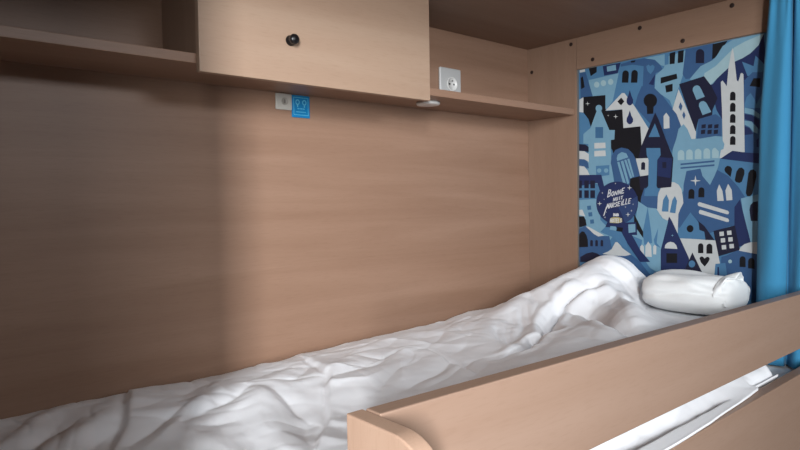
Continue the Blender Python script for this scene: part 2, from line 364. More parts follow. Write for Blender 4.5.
D -2268,-2192 -2437,-2198 -2435,-2454 -2266,-2449
D -2266,-2515 -2435,-2520 -2433,-2772 -2264,-2770
D -2493,-2201 -2666,-2207 -2665,-2461 -2491,-2456
D -2491,-2521 -2665,-2526 -2663,-2776 -2489,-2773
B2 -2364,-3035 -2506,-3019 -2524,-3154 -2382,-3167
B2 -2408,-3252 -2550,-3236 -2567,-3370 -2426,-3384
B2 -2470,-3489 -2611,-3471 -2629,-3605 -2488,-3620
W -2071,-3166 -2186,-3150 -2298,-3381 -2070,-3333
K -2069,-3376 -2241,-3375 -2316,-3497 -2345,-3678 -2144,-3732 -2067,-3733
B -2066,-3800 -2296,-3679 -2483,-3824 -2740,-4014 -3172,-4000 -3258,-4382 -2991,-4588 -2845,-4856 -2058,-4905
K -2065,-3967 -2162,-3875 -2257,-3889 -2343,-4009 -2387,-4157 -2397,-4388 -2062,-4412
W -2315,-3712 -2409,-3717 -2994,-3990 -2777,-4029 -2630,-3961
D -2479,-4361 -2480,-4198 -2484,-4181 -2495,-4166 -2511,-4156 -2529,-4151 -2548,-4154 -2563,-4163 -2574,-4178 -2577,-4195 -2576,-4357
D -2665,-4353 -2666,-4191 -2669,-4174 -2680,-4159 -2695,-4149 -2714,-4145 -2732,-4148 -2747,-4157 -2758,-4171 -2761,-4188 -2760,-4349
D -2858,-4344 -2859,-4184 -2863,-4167 -2873,-4152 -2889,-4142 -2907,-4138 -2925,-4141 -2940,-4150 -2950,-4164 -2953,-4181 -2952,-4340
D -2098,-4735 -2328,-4606 -2553,-4545 -2737,-4585 -2954,-4719 -2953,-4849 -2097,-4903
B -2917,-4851 -2918,-4624 -3892,-4540 -4222,-4770 -4543,-5146 -4542,-5909 -2911,-6089
W -2919,-4592 -3134,-4500 -3258,-4414 -3382,-4195 -3451,-4182 -3520,-4227 -3622,-4365 -3758,-4453 -3926,-4554 -3724,-4612 -3275,-4621
B -3236,-1674 -3272,-1454 -3395,-1274 -3601,-1211 -3837,-1276 -4002,-1443 -4133,-1727 -4220,-2129 -3900,-2193 -3866,-2548 -3424,-2536 -3322,-1963
L -3445,-1538 -3480,-1421 -3617,-1353 -3769,-1404 -3836,-1533 -3462,-1624
L -3462,-1665 -3531,-1647 -3749,-2327 -3675,-2387
L -3582,-1644 -3667,-1621 -3867,-2331 -3800,-2360
L -3701,-1608 -3769,-1597 -3967,-2165 -3900,-2193
L -3802,-1583 -3869,-1572 -4033,-2137 -3977,-2150
W -4084,-1586 -4519,-1600 -4502,-2112 -4229,-2139
D -4256,-1942 -4263,-1769 -4268,-1744 -4282,-1725 -4303,-1712 -4327,-1709 -4352,-1715 -4373,-1730 -4387,-1752 -4391,-1776 -4385,-1949
B -4260,-2772 -4358,-2500 -4799,-2513 -4767,-3141 -4547,-3125 -4227,-3017
M -4425,-1291 -4863,-1326 -4878,-1535 -4770,-1676 -4747,-2452 -4815,-2573 -4783,-2752 -4357,-2744 -4373,-2561 -4486,-2443 -4497,-1659 -4440,-1504
L -4095,-3355 -4146,-2893 -4462,-3095 -4736,-3126 -4921,-3410 -5104,-3497 -4874,-4368 -4873,-5120 -4544,-4932 -4026,-4285 -3928,-3978
M -4468,-3079 -4578,-3837 -4609,-4169 -4353,-4240 -4306,-3843
M -4797,-3711 -4750,-4163 -4874,-4308 -4687,-4226 -4656,-4076
M -3828,-3918 -4289,-4089 -4223,-4461 -4026,-4285
W -4223,-4477 -4223,-4292 -4282,-4231 -4337,-4287 -4352,-4547
W -4385,-4591 -4395,-4269 -4482,-4128 -4577,-4261 -4592,-4594
W -4639,-4510 -4640,-4274 -4693,-4214 -4740,-4269 -4734,-4511
M -2850,-3880 -3067,-3682 -3693,-3765 -3826,-4419 -3623,-4334 -3278,-4029
N -3031,-3715 -3281,-3232 -3559,-3232 -3828,-3731 -4223,-4400 -4544,-4749 -4222,-4770 -3793,-4201 -3522,-3737
K -4030,-3293 -4128,-3478 -4322,-3843 -4321,-4027 -4159,-3816 -4028,-3665
N -3523,-3579 -4095,-3540 -4126,-3941 -3794,-3950
L -3829,-3621 -4062,-3602 -4071,-3849 -3844,-3886
L -3216,-3679 -3419,-3698 -3418,-3828 -3191,-3795
K -3453,-3707 -3659,-3728 -3624,-3861 -3418,-3834
N -4162,-2955 -4151,-3069 -4120,-3181 -4069,-3285 -3999,-3381 -3913,-3464 -3812,-3532 -3700,-3583 -3579,-3615 -3454,-3627 -3327,-3619 -3203,-3590 -3086,-3541 -2979,-3473 -2886,-3388 -2810,-3289 -2755,-3179 -2721,-3061 -2710,-2940 -2722,-2818 -2757,-2701 -2814,-2593 -2891,-2496 -2984,-2413 -3092,-2348 -3209,-2301 -3333,-2275 -3459,-2269 -3585,-2284 -3705,-2319 -3816,-2372 -3916,-2442 -4002,-2526 -4071,-2623 -4121,-2728 -4152,-2840
B3 -3490,-3074 -4140,-2739 -4149,-3047 -3996,-3386 -3728,-3576 -3593,-3263
W -2924,-2961 -2849,-2975 -2833,-3041 -2817,-2974 -2743,-2959 -2818,-2946 -2834,-2879 -2850,-2946
W -3068,-3402 -3033,-3409 -3025,-3441 -3018,-3409 -2983,-3403 -3018,-3396 -3026,-3364 -3033,-3396
W -2976,-2621 -2943,-2626 -2936,-2655 -2929,-2626 -2897,-2619 -2930,-2613 -2937,-2584 -2944,-2614
W -3435,-2331 -3406,-2336 -3400,-2362 -3394,-2336 -3366,-2329 -3394,-2324 -3401,-2299 -3407,-2325
W -3907,-3309 -3838,-3323 -3823,-3388 -3808,-3323 -3739,-3310 -3808,-3296 -3823,-3232 -3838,-3296
W -3977,-3194 -3944,-3201 -3937,-3232 -3930,-3201 -3897,-3194 -3930,-3188 -3937,-3157 -3944,-3188
W -4027,-2994 -4003,-2998 -3997,-3021 -3992,-2998 -3968,-2993 -3992,-2988 -3998,-2965 -4003,-2988
W -3770,-3076 -3745,-3080 -3740,-3103 -3734,-3080 -3709,-3075 -3734,-3070 -3740,-3047 -3745,-3070
W -3963,-2483 -3891,-2495 -3876,-2561 -3861,-2494 -3789,-2477 -3861,-2465 -3876,-2399 -3892,-2466
W -3029,-2824 -3005,-2828 -3000,-2849 -2995,-2828 -2971,-2823 -2995,-2819 -3000,-2798 -3005,-2819
W -3098,-3232 -3074,-3237 -3069,-3258 -3064,-3237 -3041,-3232 -3064,-3228 -3069,-3206 -3074,-3228
T -3133,-2770 -3106,-2764 -3164,-2509 -3191,-2515
T -3164,-2531 -3168,-2507 -3248,-2519 -3244,-2544
T -3225,-2519 -3252,-2524 -3232,-2612 -3205,-2607
T -3222,-2586 -3235,-2608 -3148,-2650 -3134,-2628
T -3138,-2645 -3142,-2621 -3234,-2635 -3230,-2659
T -3211,-2634 -3238,-2640 -3218,-2728 -3191,-2722
T -3208,-2702 -3222,-2723 -3120,-2773 -3106,-2751
T -3305,-2719 -3285,-2735 -3242,-2689 -3263,-2673
T -3270,-2699 -3243,-2693 -3268,-2605 -3295,-2612
T -3282,-2632 -3263,-2614 -3318,-2567 -3337,-2585
T -3304,-2583 -3324,-2567 -3364,-2607 -3344,-2623
T -3335,-2598 -3362,-2602 -3350,-2681 -3323,-2677
T -3334,-2655 -3354,-2672 -3293,-2735 -3272,-2719
T -3379,-2714 -3352,-2709 -3384,-2567 -3411,-2572
T -3379,-2574 -3405,-2566 -3457,-2690 -3432,-2699
T -3453,-2697 -3426,-2692 -3458,-2551 -3484,-2556
T -3500,-2687 -3474,-2681 -3507,-2533 -3533,-2539
T -3502,-2540 -3528,-2533 -3577,-2663 -3552,-2671
T -3573,-2670 -3547,-2665 -3580,-2517 -3606,-2523
T -3722,-2461 -3728,-2485 -3638,-2505 -3632,-2481
T -3633,-2480 -3659,-2485 -3620,-2659 -3594,-2654
T -3603,-2662 -3596,-2638 -3687,-2618 -3694,-2642
T -3621,-2583 -3614,-2560 -3691,-2542 -3698,-2566
T -3336,-2898 -3311,-2895 -3331,-2781 -3355,-2785
T -3327,-2788 -3349,-2779 -3396,-2880 -3373,-2889
T -3392,-2887 -3368,-2883 -3387,-2770 -3411,-2774
T -3423,-2763 -3447,-2766 -3431,-2860 -3407,-2856
T -3407,-2855 -3420,-2837 -3457,-2860 -3444,-2878
T -3445,-2878 -3429,-2862 -3471,-2826 -3487,-2843
T -3484,-2849 -3460,-2845 -3475,-2752 -3499,-2756
T -3545,-2855 -3522,-2852 -3541,-2739 -3564,-2743
T -3591,-2752 -3585,-2730 -3667,-2714 -3672,-2735
T -3618,-2723 -3642,-2727 -3623,-2839 -3599,-2836
T -3092,-3141 -3065,-3135 -3112,-2965 -3138,-2971
T -3108,-2968 -3136,-2967 -3144,-3084 -3117,-3085
T -3139,-3089 -3113,-3079 -3176,-2950 -3201,-2961
T -3173,-2953 -3200,-2957 -3171,-3123 -3143,-3119
T -3190,-3121 -3164,-3112 -3240,-2937 -3266,-2947
T -3236,-2941 -3263,-2941 -3264,-3102 -3237,-3102
T -3202,-3066 -3196,-3042 -3253,-3030 -3259,-3054
T -3291,-3098 -3265,-3093 -3301,-2933 -3327,-2938
T -3301,-2954 -3305,-2930 -3380,-2942 -3376,-2966
T -3359,-2940 -3385,-2948 -3360,-3016 -3334,-3008
T -3354,-2989 -3363,-3013 -3290,-3037 -3281,-3014
T -3278,-3025 -3297,-3008 -3365,-3070 -3346,-3087
T -3483,-2920 -3477,-2944 -3427,-2934 -3433,-2910
T -3435,-2909 -3456,-2925 -3410,-2978 -3389,-2962
T -3389,-2964 -3410,-2949 -3465,-3011 -3444,-3027
T -3442,-2998 -3465,-3012 -3423,-3072 -3400,-3058
T -3428,-3047 -3424,-3072 -3370,-3063 -3374,-3039
T -3577,-2883 -3583,-2907 -3500,-2924 -3494,-2900
T -3495,-2899 -3521,-2904 -3487,-3056 -3461,-3051
T -3470,-3059 -3464,-3035 -3547,-3018 -3553,-3042
T -3485,-2991 -3479,-2967 -3550,-2952 -3556,-2976
T -3614,-3029 -3588,-3024 -3622,-2873 -3648,-2878
T -3673,-2830 -3699,-2835 -3658,-3020 -3632,-3015
T -3641,-3023 -3635,-2999 -3709,-2983 -3715,-3007
T -3768,-2810 -3794,-2816 -3754,-2999 -3728,-2994
T -3737,-3002 -3731,-2979 -3804,-2963 -3810,-2987
T -3938,-2795 -3944,-2819 -3864,-2835 -3858,-2812
T -3859,-2811 -3884,-2816 -3849,-2979 -3823,-2974
T -3832,-2982 -3826,-2958 -3906,-2941 -3912,-2965
T -3848,-2909 -3842,-2885 -3911,-2870 -3917,-2894
T -3076,-3058 -3107,-3067 -3002,-3359 -2971,-3350
T -3349,-3367 -3324,-3367 -3325,-3275 -3349,-3275
T -3326,-3292 -3331,-3270 -3387,-3281 -3382,-3303
T -3364,-3283 -3388,-3282 -3388,-3321 -3364,-3321
T -3382,-3301 -3386,-3323 -3330,-3332 -3326,-3310
T -3326,-3329 -3331,-3307 -3395,-3319 -3390,-3341
T -3372,-3321 -3396,-3320 -3396,-3359 -3371,-3359
T -3390,-3339 -3394,-3361 -3330,-3371 -3326,-3349
T -3461,-3359 -3440,-3371 -3395,-3301 -3416,-3289
T -3416,-3314 -3395,-3302 -3417,-3270 -3438,-3282
T -3408,-3282 -3429,-3270 -3451,-3302 -3430,-3314
T -3432,-3288 -3451,-3302 -3406,-3353 -3387,-3339
T -3387,-3341 -3406,-3326 -3435,-3357 -3417,-3372
T -3424,-3371 -3405,-3358 -3442,-3315 -3461,-3329
T -3474,-3366 -3450,-3366 -3450,-3275 -3474,-3275
T -3451,-3292 -3456,-3270 -3512,-3281 -3506,-3302
T -3489,-3282 -3513,-3282 -3513,-3320 -3489,-3320
T -3507,-3300 -3511,-3322 -3455,-3331 -3451,-3309
T -3451,-3328 -3456,-3306 -3519,-3319 -3514,-3340
T -3496,-3320 -3520,-3320 -3520,-3358 -3496,-3358
T -3515,-3338 -3519,-3360 -3455,-3371 -3451,-3349
Y -3202,-3577 -3238,-3423 -3350,-3391 -3506,-3396 -3626,-3430 -3636,-3546 -3488,-3589
T -3227,-3569 -3204,-3567 -3219,-3438 -3242,-3440
T -3270,-3568 -3248,-3567 -3262,-3437 -3285,-3439
T -3215,-3514 -3215,-3493 -3274,-3492 -3274,-3513
T -3326,-3561 -3306,-3571 -3279,-3524 -3300,-3514
T -3303,-3534 -3281,-3531 -3292,-3460 -3315,-3462
T -3305,-3480 -3289,-3467 -3322,-3433 -3339,-3446
T -3311,-3444 -3331,-3434 -3356,-3475 -3336,-3485
T -3331,-3466 -3354,-3467 -3350,-3533 -3327,-3532
T -3334,-3513 -3353,-3525 -3317,-3571 -3298,-3560
T -3362,-3455 -3362,-3434 -3428,-3434 -3428,-3454
T -3385,-3436 -3407,-3438 -3392,-3567 -3370,-3565
T -3490,-3433 -3490,-3454 -3431,-3454 -3431,-3434
T -3429,-3436 -3451,-3438 -3437,-3566 -3414,-3564
T -3418,-3569 -3418,-3548 -3477,-3547 -3477,-3568
T -3425,-3511 -3425,-3491 -3476,-3490 -3476,-3511
T -3498,-3435 -3520,-3437 -3506,-3565 -3483,-3564
T -3487,-3568 -3488,-3547 -3541,-3546 -3541,-3567
T -3630,-3448 -3619,-3466 -3584,-3448 -3596,-3430
T -3592,-3431 -3610,-3442 -3581,-3483 -3563,-3472
T -3563,-3470 -3582,-3460 -3621,-3523 -3602,-3533
T -3601,-3511 -3621,-3520 -3595,-3567 -3575,-3558
T -3601,-3550 -3591,-3568 -3553,-3551 -3564,-3533
"""

PAL = {'W': (186, 190, 190), 'P': (150, 178, 186), 'L': (112, 152, 174), 'M': (72, 116, 152), 'B': (54, 86, 126), 'B2': (58, 99, 136), 'B3': (44, 64, 104),
       'N': (32, 44, 84), 'D': (26, 28, 50), 'K': (18, 19, 25), 'T': (198, 200, 202), 'Y': (164, 154, 104)}
keys = list(PAL)
def paint(name, c):
    m, nt, bs = new_mat(name)
    n, l = nt.nodes.new, nt.links.new
    tc = n('ShaderNodeTexCoord'); a = n('ShaderNodeTexNoise'); a.inputs['Scale'].default_value = 60; a.inputs['Detail'].default_value = 3
    l(tc.outputs['Object'], a.inputs['Vector'])
    r = n('ShaderNodeValToRGB'); r.color_ramp.elements[0].color = tuple(v*.94 for v in c[:3])+(1,); r.color_ramp.elements[1].color = tuple(v*1.06 for v in c[:3])+(1,)
    l(a.outputs['Fac'], r.inputs['Fac']); l(r.outputs['Color'], bs.inputs['Base Color'])
    bs.inputs['Roughness'].default_value = .55; bs.inputs['Specular IOR Level'].default_value = .3
    return m
mural_mats = [paint('mural_ink_%d' % i, rgb(*PAL[k])) for i, k in enumerate(keys)]
MY0, MY1, MZ0, MZ1 = -.8025, -.2065, -.68, .1455
def clip(poly, ax, lim, keep_less):
    out = []
    for i in range(len(poly)):
        p, q = poly[i-1], poly[i]
        ip = (p[ax] <= lim) == keep_less; iq = (q[ax] <= lim) == keep_less
        if ip != iq:
            t = (lim-p[ax])/(q[ax]-p[ax]); out.append((p[0]+(q[0]-p[0])*t, p[1]+(q[1]-p[1])*t))
        if iq: out.append(q)
    return out
root = thing('mural', 'printed blue and white mural of a stylised night town on the end wall', 'mural', (.006, -.505, -.68))
b = box(.0042, .006, MY0, MY1, MZ0, MZ1)
for f in b.faces: f.material_index = keys.index('M')
x = .0042
for ln in MURAL.strip().split('\n'):
    k, *pts = ln.split()
    poly = [tuple(int(v)*1e-4 for v in p.split(',')) for p in pts]
    for ax, lim, less in ((0, MY1, True), (0, MY0, False), (1, MZ1, True), (1, MZ0, False)):
        if poly: poly = clip(poly, ax, lim, less)
    q = [p for i, p in enumerate(poly) if i == 0 or (abs(p[0]-poly[i-1][0])+abs(p[1]-poly[i-1][1])) > 1e-6]
    if len(q) > 2 and abs(q[0][0]-q[-1][0])+abs(q[0][1]-q[-1][1]) < 1e-6: q.pop()
    if len(q) < 3: continue
    x -= .000016
    vs = [b.verts.new((x, y, z)) for y, z in q]
    for tri in tessellate_polygon([[Vector((y, z, 0)) for y, z in q]]):
        (y0, z0), (y1, z1), (y2, z2) = (q[i] for i in tri)
        ar = (y1-y0)*(z2-z0)-(y2-y0)*(z1-z0)
        if abs(ar) < 1e-10: continue
        f = b.faces.new([vs[i] for i in (tri if ar < 0 else tri[::-1])]); f.material_index = keys.index(k)
obj('panel', b, mural_mats, root, recalc=False)

# ------------------------------------------------------------------ shelf and overhead cabinet
SD = -.1916
tag(obj('wall_shelf', box(-1.838, -.0008, SD, -.0008, .0002, .020, .0012), M_wall), 'long narrow beech shelf board running along the wall over the bed', 'shelf')
CX0, CX1, CD = -1.2915, -.6735, -.2096
cab = thing('overhead_cabinet', 'closed beech cabinet box with one black knob standing on the long wall shelf', 'cabinet', ((CX0+CX1)/2, -.10, .0205))
obj('side_panel', box(CX0+.003, CX0+.021, -.190, -.001, .0206, CZ-.001, .001), M_vert, cab)
obj('side_panel', box(CX1-.021, CX1-.003, -.190, -.001, .0206, CZ-.001, .001), M_vert, cab)
obj('back_panel', box(CX0+.0215, CX1-.0215, -.007, -.001, .0206, CZ-.001), M_wall, cab)
door = obj('door', box(CX0, CX1, CD, CD+.0172, -.0181, CZ-.003, .0012), M_front, cab)
k = lathe([(0, 0), (.0115, 0), (.0115, .002), (.0085, .004), (.0080, .009), (.0098, .012), (.0110, .015), (.0112, .018), (.0098, .0215), (.006, .0236), (0, .0240)], (0, -1, 0), (-1.0870, CD, .0725), 32)
obj('knob', k, M_black, door, True)

# ------------------------------------------------------------------ wall fittings
sk = thing('wall_socket', 'square white wall socket in the open niche, to the right of the cabinet', 'socket', (-.397, -.001, .098))
obj('plate', box(-.443, -.351, -.0105, -.0008, .050, .1365, .004, 3), plain('socket_plate', rgb(178, 178, 177), .4), sk)
rg = lathe([(.0205, .0100), (.0222, .0100), (.0225, .0140), (.021, .0152), (.0185, .0142), (.0178, .0112), (0, .0110)], (0, -1, 0), (-.394, 0, .0865), 40)
obj('socket_ring', rg, M_white, sk, True)
for dx in (-.0095, .0095):
    obj('pin_hole', lathe([(0, .0117), (.0029, .0117), (.0032, .0109)], (0, -1, 0), (-.394+dx, 0, .0865), 14), M_hole, sk)
obj('earth_pin', lathe([(.0024, .0108), (.0024, .0145), (.0018, .0150), (0, .0150)], (0, -1, 0), (-.394, 0, .0965), 14), M_metal, sk, True)

sw = thing('light_switch', 'small pale grey wall switch with a round button under the cabinet', 'switch', (-.990, -.001, -.030))
obj('plate', box(-1.0125, -.9668, -.0075, -.0008, -.0425, -.0015, .0025, 3), M_grey, sw)
bt = lathe([(.0095, .0068), (.0095, .0085), (.0086, .0092), (.0078, .0086), (.0074, .0082), (0, .0078)], (0, -1, 0), (-.9885, 0, -.0215), 32)
obj('button', bt, plain('switch_button', rgb(150, 146, 138), .4), sw, True)
obj('button_mark', box(-.9897, -.9873, -.0090, -.0078, -.0265, -.0165), plain('switch_mark', rgb(92, 88, 84), .5), sw)

M_cardb = plain('sign_blue', rgb(0, 116, 172), .4); M_cardl = plain('sign_pale_blue', rgb(104, 182, 208), .4)
sg = thing('wall_sign', 'small bright blue square notice with two round pictograms beside the wall switch', 'sign', (-.942, -.001, -.044))
sx0, sx1, sz0, sz1 = -.9655, -.9125, -.0585, -.0015
obj('card', box(sx0, sx1, -.0040, -.0008, sz0, sz1, .0008), M_cardb, sg)
b = bmesh.new(); yq = (-.00435, -.0038)
for q in ((.0045, .0058, .006, .0515), (.0472, .0485, .006, .0515), (.0058, .0472, .0502, .0515), (.0058, .0472, .006, .0073), (.012, .041, .0135, .0152), (.016, .022, .0215, .0238), (.0235, .031, .0215, .0238), (.0325, .037, .0215, .0238)):
    box(sx0+q[0], sx0+q[1], yq[0], yq[1], sz0+q[2], sz0+q[3], bm=b)
for cx in (.0165, .0365):
    for i in range(20):
        a0, a1 = 2*math.pi*i/20, 2*math.pi*(i+1)/20
        vs = [b.verts.new((sx0+cx+rr*math.cos(a), yq[0], sz0+.039+rr*1.15*math.sin(a))) for rr, a in ((.0038, a0), (.0062, a0), (.0062, a1), (.0038, a1))]
        b.faces.new(vs)
    box(sx0+cx-.0014, sx0+cx+.0014, yq[0], yq[1], sz0+.0265, sz0+.0335, bm=b)
obj('pictogram', b, M_cardl, sg)

pk = lathe([(0, 0), (.030, 0), (.033, -.0015), (.0335, -.0055), (.0315, -.0082), (.027, -.0090), (0, -.0092)], (0, 0, 1), (-.5850, -.1060, .0001), 48)
tag(obj('puck_lamp', pk, M_white, None, True), 'flat round white disc lamp under the shelf at the right corner of the cabinet', 'lamp')

# ------------------------------------------------------------------ bunk bed
bed = thing('bunk_bed', 'beech bunk bed frame with front guard rails and a rounded upright end panel', 'bed', (-.75, -.91, FZ))
pts = [(-.898, FZ+.001), (-.898, -.4885), (-.968, -.4885)]
for i in range(1, 25):
    a = math.pi/2*i/24
    pts.append((-.968-.056*math.sin(a), -.4885-.056*(1-math.cos(a))))
pts.append((-1.024, FZ+.001))
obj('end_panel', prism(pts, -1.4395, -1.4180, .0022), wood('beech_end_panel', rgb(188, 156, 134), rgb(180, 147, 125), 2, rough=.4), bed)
def rail(name, z0, zl, zr, y0=-.925, y1=-.9012):
    b = box(-1.4178, -.0008, y0, y1, z0, zl, .0018)
    for v in b.verts:
        if v.co.z > (z0+zl)/2: v.co.z += (zr-zl)*(v.co.x+1.4178)/1.417
    return obj(name, b, M_rail, bed)
rail('guard_rail', -.6213, -.4870, -.5025)
rail('side_rail', -.94, -.6858, -.6775)
obj('mattress_base', box(-1.838, -.0008, -.9008, -.0008, -.90, -.86, .001), M_wall, bed)
obj('foot_post', box(-1.838, -1.805, -.925, -.9012, FZ+.001, -.70, .002), M_rail, bed)
obj('foot_rail', box(-1.8045, -1.4400, -.925, -.9012, -.94, -.80, .002), M_rail, bed)

# mattress with its fitted sheet
b = box(-1.83, -.004, -.895, -.006, -.8595, -.715, .02, 4)
tag(obj('mattress', b, M_sheet, None, True), 'mattress in a fitted white sheet, its bare corner showing between the rails by the curtain', 'mattress')

# ------------------------------------------------------------------ duvet
def sstep(a, b, x):
    t = np.clip((x-a)/(b-a), 0, 1)
    return t*t*(3-2*t)
def duvet_base(x, y):
    """Smooth lie of the duvet: thin over the mattress, rolled up towards the head end."""
    x = np.asarray(x, float); y = np.asarray(y, float)
    crest = np.interp(x, [-2.0, -1.5, -1.1, -.82, -.61, -.455, -.32, -.195, -.08, 0],
                         [-.658, -.655, -.650, -.641, -.629, -.615, -.576, -.510, -.460, -.460])
    yc = np.interp(x, [-2.0, -1.1, -.7, -.3, -.13, 0], [-.13, -.13, -.18, -.25, -.355, -.385])
    flat = np.interp(x, [-2.0, -1.2, -.9, -.5, -.2, 0], [-.676, -.666, -.650, -.622, -.603, -.600])
    wb = np.interp(x, [-2, -.7, -.2, 0], [.12, .12, .15, .24])
    wf = np.interp(x, [-2, -1.2, -.7, -.3, 0], [.30, .28, .20, .17, .135])
    d = y-yc
    g = np.where(d > 0, np.exp(-(d/wb)**2), np.exp(-(np.abs(d)/wf)**2.4))
    z = flat+(crest-flat)*g
    back = flat-.03
    z = np.where(d > 0, back+(crest-back)*g, z)
    # second swell in front of the roll, along the rail near the head
    z = z+.050*np.exp(-((x+.44)/.22)**2-((y+.63)/.15)**2)
    z = z+.042*np.exp(-((x+.82)/.30)**2-((y+.68)/.14)**2)
    # falls over the mattress edge along the rail
    z = z-.055*sstep(-.74, -.90, y)
    return z

FOLDS = [
    ('l', 0.03, 0.018, [(-1411, -109), (-1437, -186), (-1459, -247), (-1486, -315), (-1510, -372)]),
    ('v', 0.012, 0.012, [(-1362, -263), (-1393, -287), (-1422, -309), (-1456, -346), (-1487, -378)]),
    ('r', 0.02, 0.01, [(-1368, -292), (-1401, -327), (-1431, -360), (-1451, -382), (-1471, -404)]),
    ('v', 0.014, 0.01, [(-1530, -210), (-1554, -232), (-1576, -253), (-1594, -269), (-1611, -283)]),
    ('v', 0.02, 0.01, [(-1590, -128), (-1609, -172), (-1626, -210)]),
    ('v', 0.014, 0.01, [(-1502, -302), (-1521, -325), (-1539, -350)]),
    ('r', 0.03, 0.01, [(-1529, -127), (-1560, -148), (-1588, -166), (-1606, -206), (-1623, -242)]),
    ('r', 0.035, 0.012, [(-1467, -187), (-1498, -229), (-1526, -266), (-1545, -300), (-1561, -331)]),
    ('r', 0.014, 0.007, [(-1268, -170), (-1277, -220), (-1284, -264)]),
    ('r', 0.014, 0.008, [(-1204, -208), (-1216, -218), (-1229, -231)]),
    ('v', 0.013, 0.016, [(-1395, -332), (-1366, -317), (-1335, -302), (-1305, -293), (-1274, -283), (-1245, -260), (-1214, -236)]),
    ('v', 0.011, 0.013, [(-1194, -261), (-1198, -313), (-1201, -360), (-1211, -412), (-1221, -464)]),
    ('l', 0.022, 0.017, [(-1008, -124), (-1017, -169), (-1024, -207), (-1038, -243), (-1051, -276), (-1092, -334), (-1129, -387), (-1168, -445), (-1204, -497), (-1241, -544), (-1274, -584)]),
    ('v', 0.012, 0.008, [(-1026, -177), (-1072, -217), (-1114, -252), (-1127, -252), (-1139, -252)]),
    ('r', 0.016, 0.01, [(-1095, -347), (-1075, -356), (-1055, -365), (-1042, -374), (-1028, -383), (-1002, -373), (-977, -363)]),
    ('r', 0.012, 0.008, [(-1032, -256), (-1018, -270), (-1005, -284)]),
    ('v', 0.012, 0.011, [(-1230, -464), (-1251, -512), (-1272, -557)]),
    ('r', 0.04, 0.02, [(-1221, -280), (-1245, -346), (-1266, -407), (-1293, -476), (-1318, -539)]),
    ('v', 0.03, 0.01, [(-1385, -354), (-1349, -369), (-1311, -385)]),
    ('r', 0.03, 0.012, [(-1368, -273), (-1343, -271), (-1315, -266)]),
    ('l', 0.024, 0.016, [(-865, -509), (-834, -447), (-809, -389), (-797, -350), (-784, -308), (-796, -288), (-808, -267), (-838, -270), (-869, -275)]),
    ('v', 0.01, 0.01, [(-915, -216), (-907, -246), (-897, -275), (-880, -274), (-863, -273)]),
    ('v', 0.014, 0.012, [(-1074, -317), (-1023, -308), (-969, -298), (-942, -298), (-914, -296)]),
    ('v', 0.012, 0.012, [(-1002, -481), (-962, -472), (-919, -461), (-874, -447), (-825, -430)]),
    ('r', 0.02, 0.012, [(-534, -283), (-611, -377), (-694, -472)]),
    ('v', 0.012, 0.022, [(-737, -493), (-721, -499), (-705, -505), (-678, -504), (-652, -505)]),
    ('r', 0.018, 0.01, [(-900, -336), (-940, -388), (-979, -437)]),
    ('v', 0.02, 0.008, [(-678, -340), (-721, -358), (-762, -376)]),
    ('v', 0.02, 0.007, [(-570, -276), (-591, -243), (-612, -209), (-668, -204), (-720, -199)]),
    ('v', 0.012, 0.01, [(-506, -277), (-562, -335), (-619, -392)]),
    ('v', 0.012, 0.01, [(-450, -272), (-538, -353), (-630, -435)]),
    ('v', 0.012, 0.01, [(-388, -260), (-440, -309), (-513, -374), (-570, -412), (-628, -450)]),
    ('v', 0.012, 0.01, [(-359, -266), (-407, -310), (-459, -356)]),
    ('v', 0.011, 0.052, [(-698, -516), (-631, -486), (-558, -453), (-539, -461), (-523, -472), (-466, -423), (-427, -388), (-360, -366), (-303, -353), (-267, -364), (-233, -376), (-223, -390), (-211, -402)]),
    ('v', 0.011, 0.032, [(-329, -362), (-320, -399), (-313, -437), (-386, -523), (-505, -631), (-528, -671), (-534, -699)]),
    ('r', 0.038, 0.034, [(-279, -354), (-256, -383), (-232, -411), (-228, -447), (-227, -482), (-388, -605), (-464, -674)]),
    ('v', 0.012, 0.01, [(-283, -274), (-306, -300), (-332, -328), (-382, -347), (-435, -368)]),
    ('v', 0.012, 0.01, [(-285, -226), (-311, -259), (-334, -287), (-365, -304), (-395, -320)]),
    ('v', 0.012, 0.01, [(-366, -250), (-416, -295), (-471, -343), (-543, -383), (-611, -422)]),
    ('v', 0.012, 0.01, [(-476, -282), (-555, -354), (-635, -425)]),
    ('v', 0.012, 0.01, [(-245, -274), (-269, -306), (-288, -333)]),
    ('v', 0.012, 0.01, [(-420, -255), (-447, -285), (-484, -322)]),
    ('v', 0.012, 0.01, [(-548, -316), (-596, -362), (-642, -406)]),
    ('v', 0.014, 0.012, [(-83, -308), (-133, -385), (-132, -428), (-137, -459), (-141, -491)]),
    ('r', 0.018, 0.01, [(-82, -335), (-110, -395), (-106, -434), (-109, -458), (-110, -482)]),
    ('v', 0.014, 0.01, [(-214, -310), (-215, -351), (-207, -387)]),
    ('v', 0.012, 0.008, [(-586, -482), (-586, -528), (-591, -576), (-617, -640), (-611, -682)]),
    ('v', 0.01, 0.008, [(-232, -411), (-251, -427), (-276, -447)]),
    ('v', 0.01, 0.009, [(-236, -472), (-425, -605), (-504, -670)]),
    ('v', 0.012, 0.007, [(-402, -430), (-444, -499), (-527, -590), (-553, -623), (-565, -647)]),
    ('r', 0.014, 0.01, [(-101, -387), (-110, -425), (-105, -454), (-121, -480), (-141, -507)]),
    ('v', 0.012, 0.01, [(-133, -387), (-141, -418), (-142, -444), (-154, -469), (-170, -496)]),
]

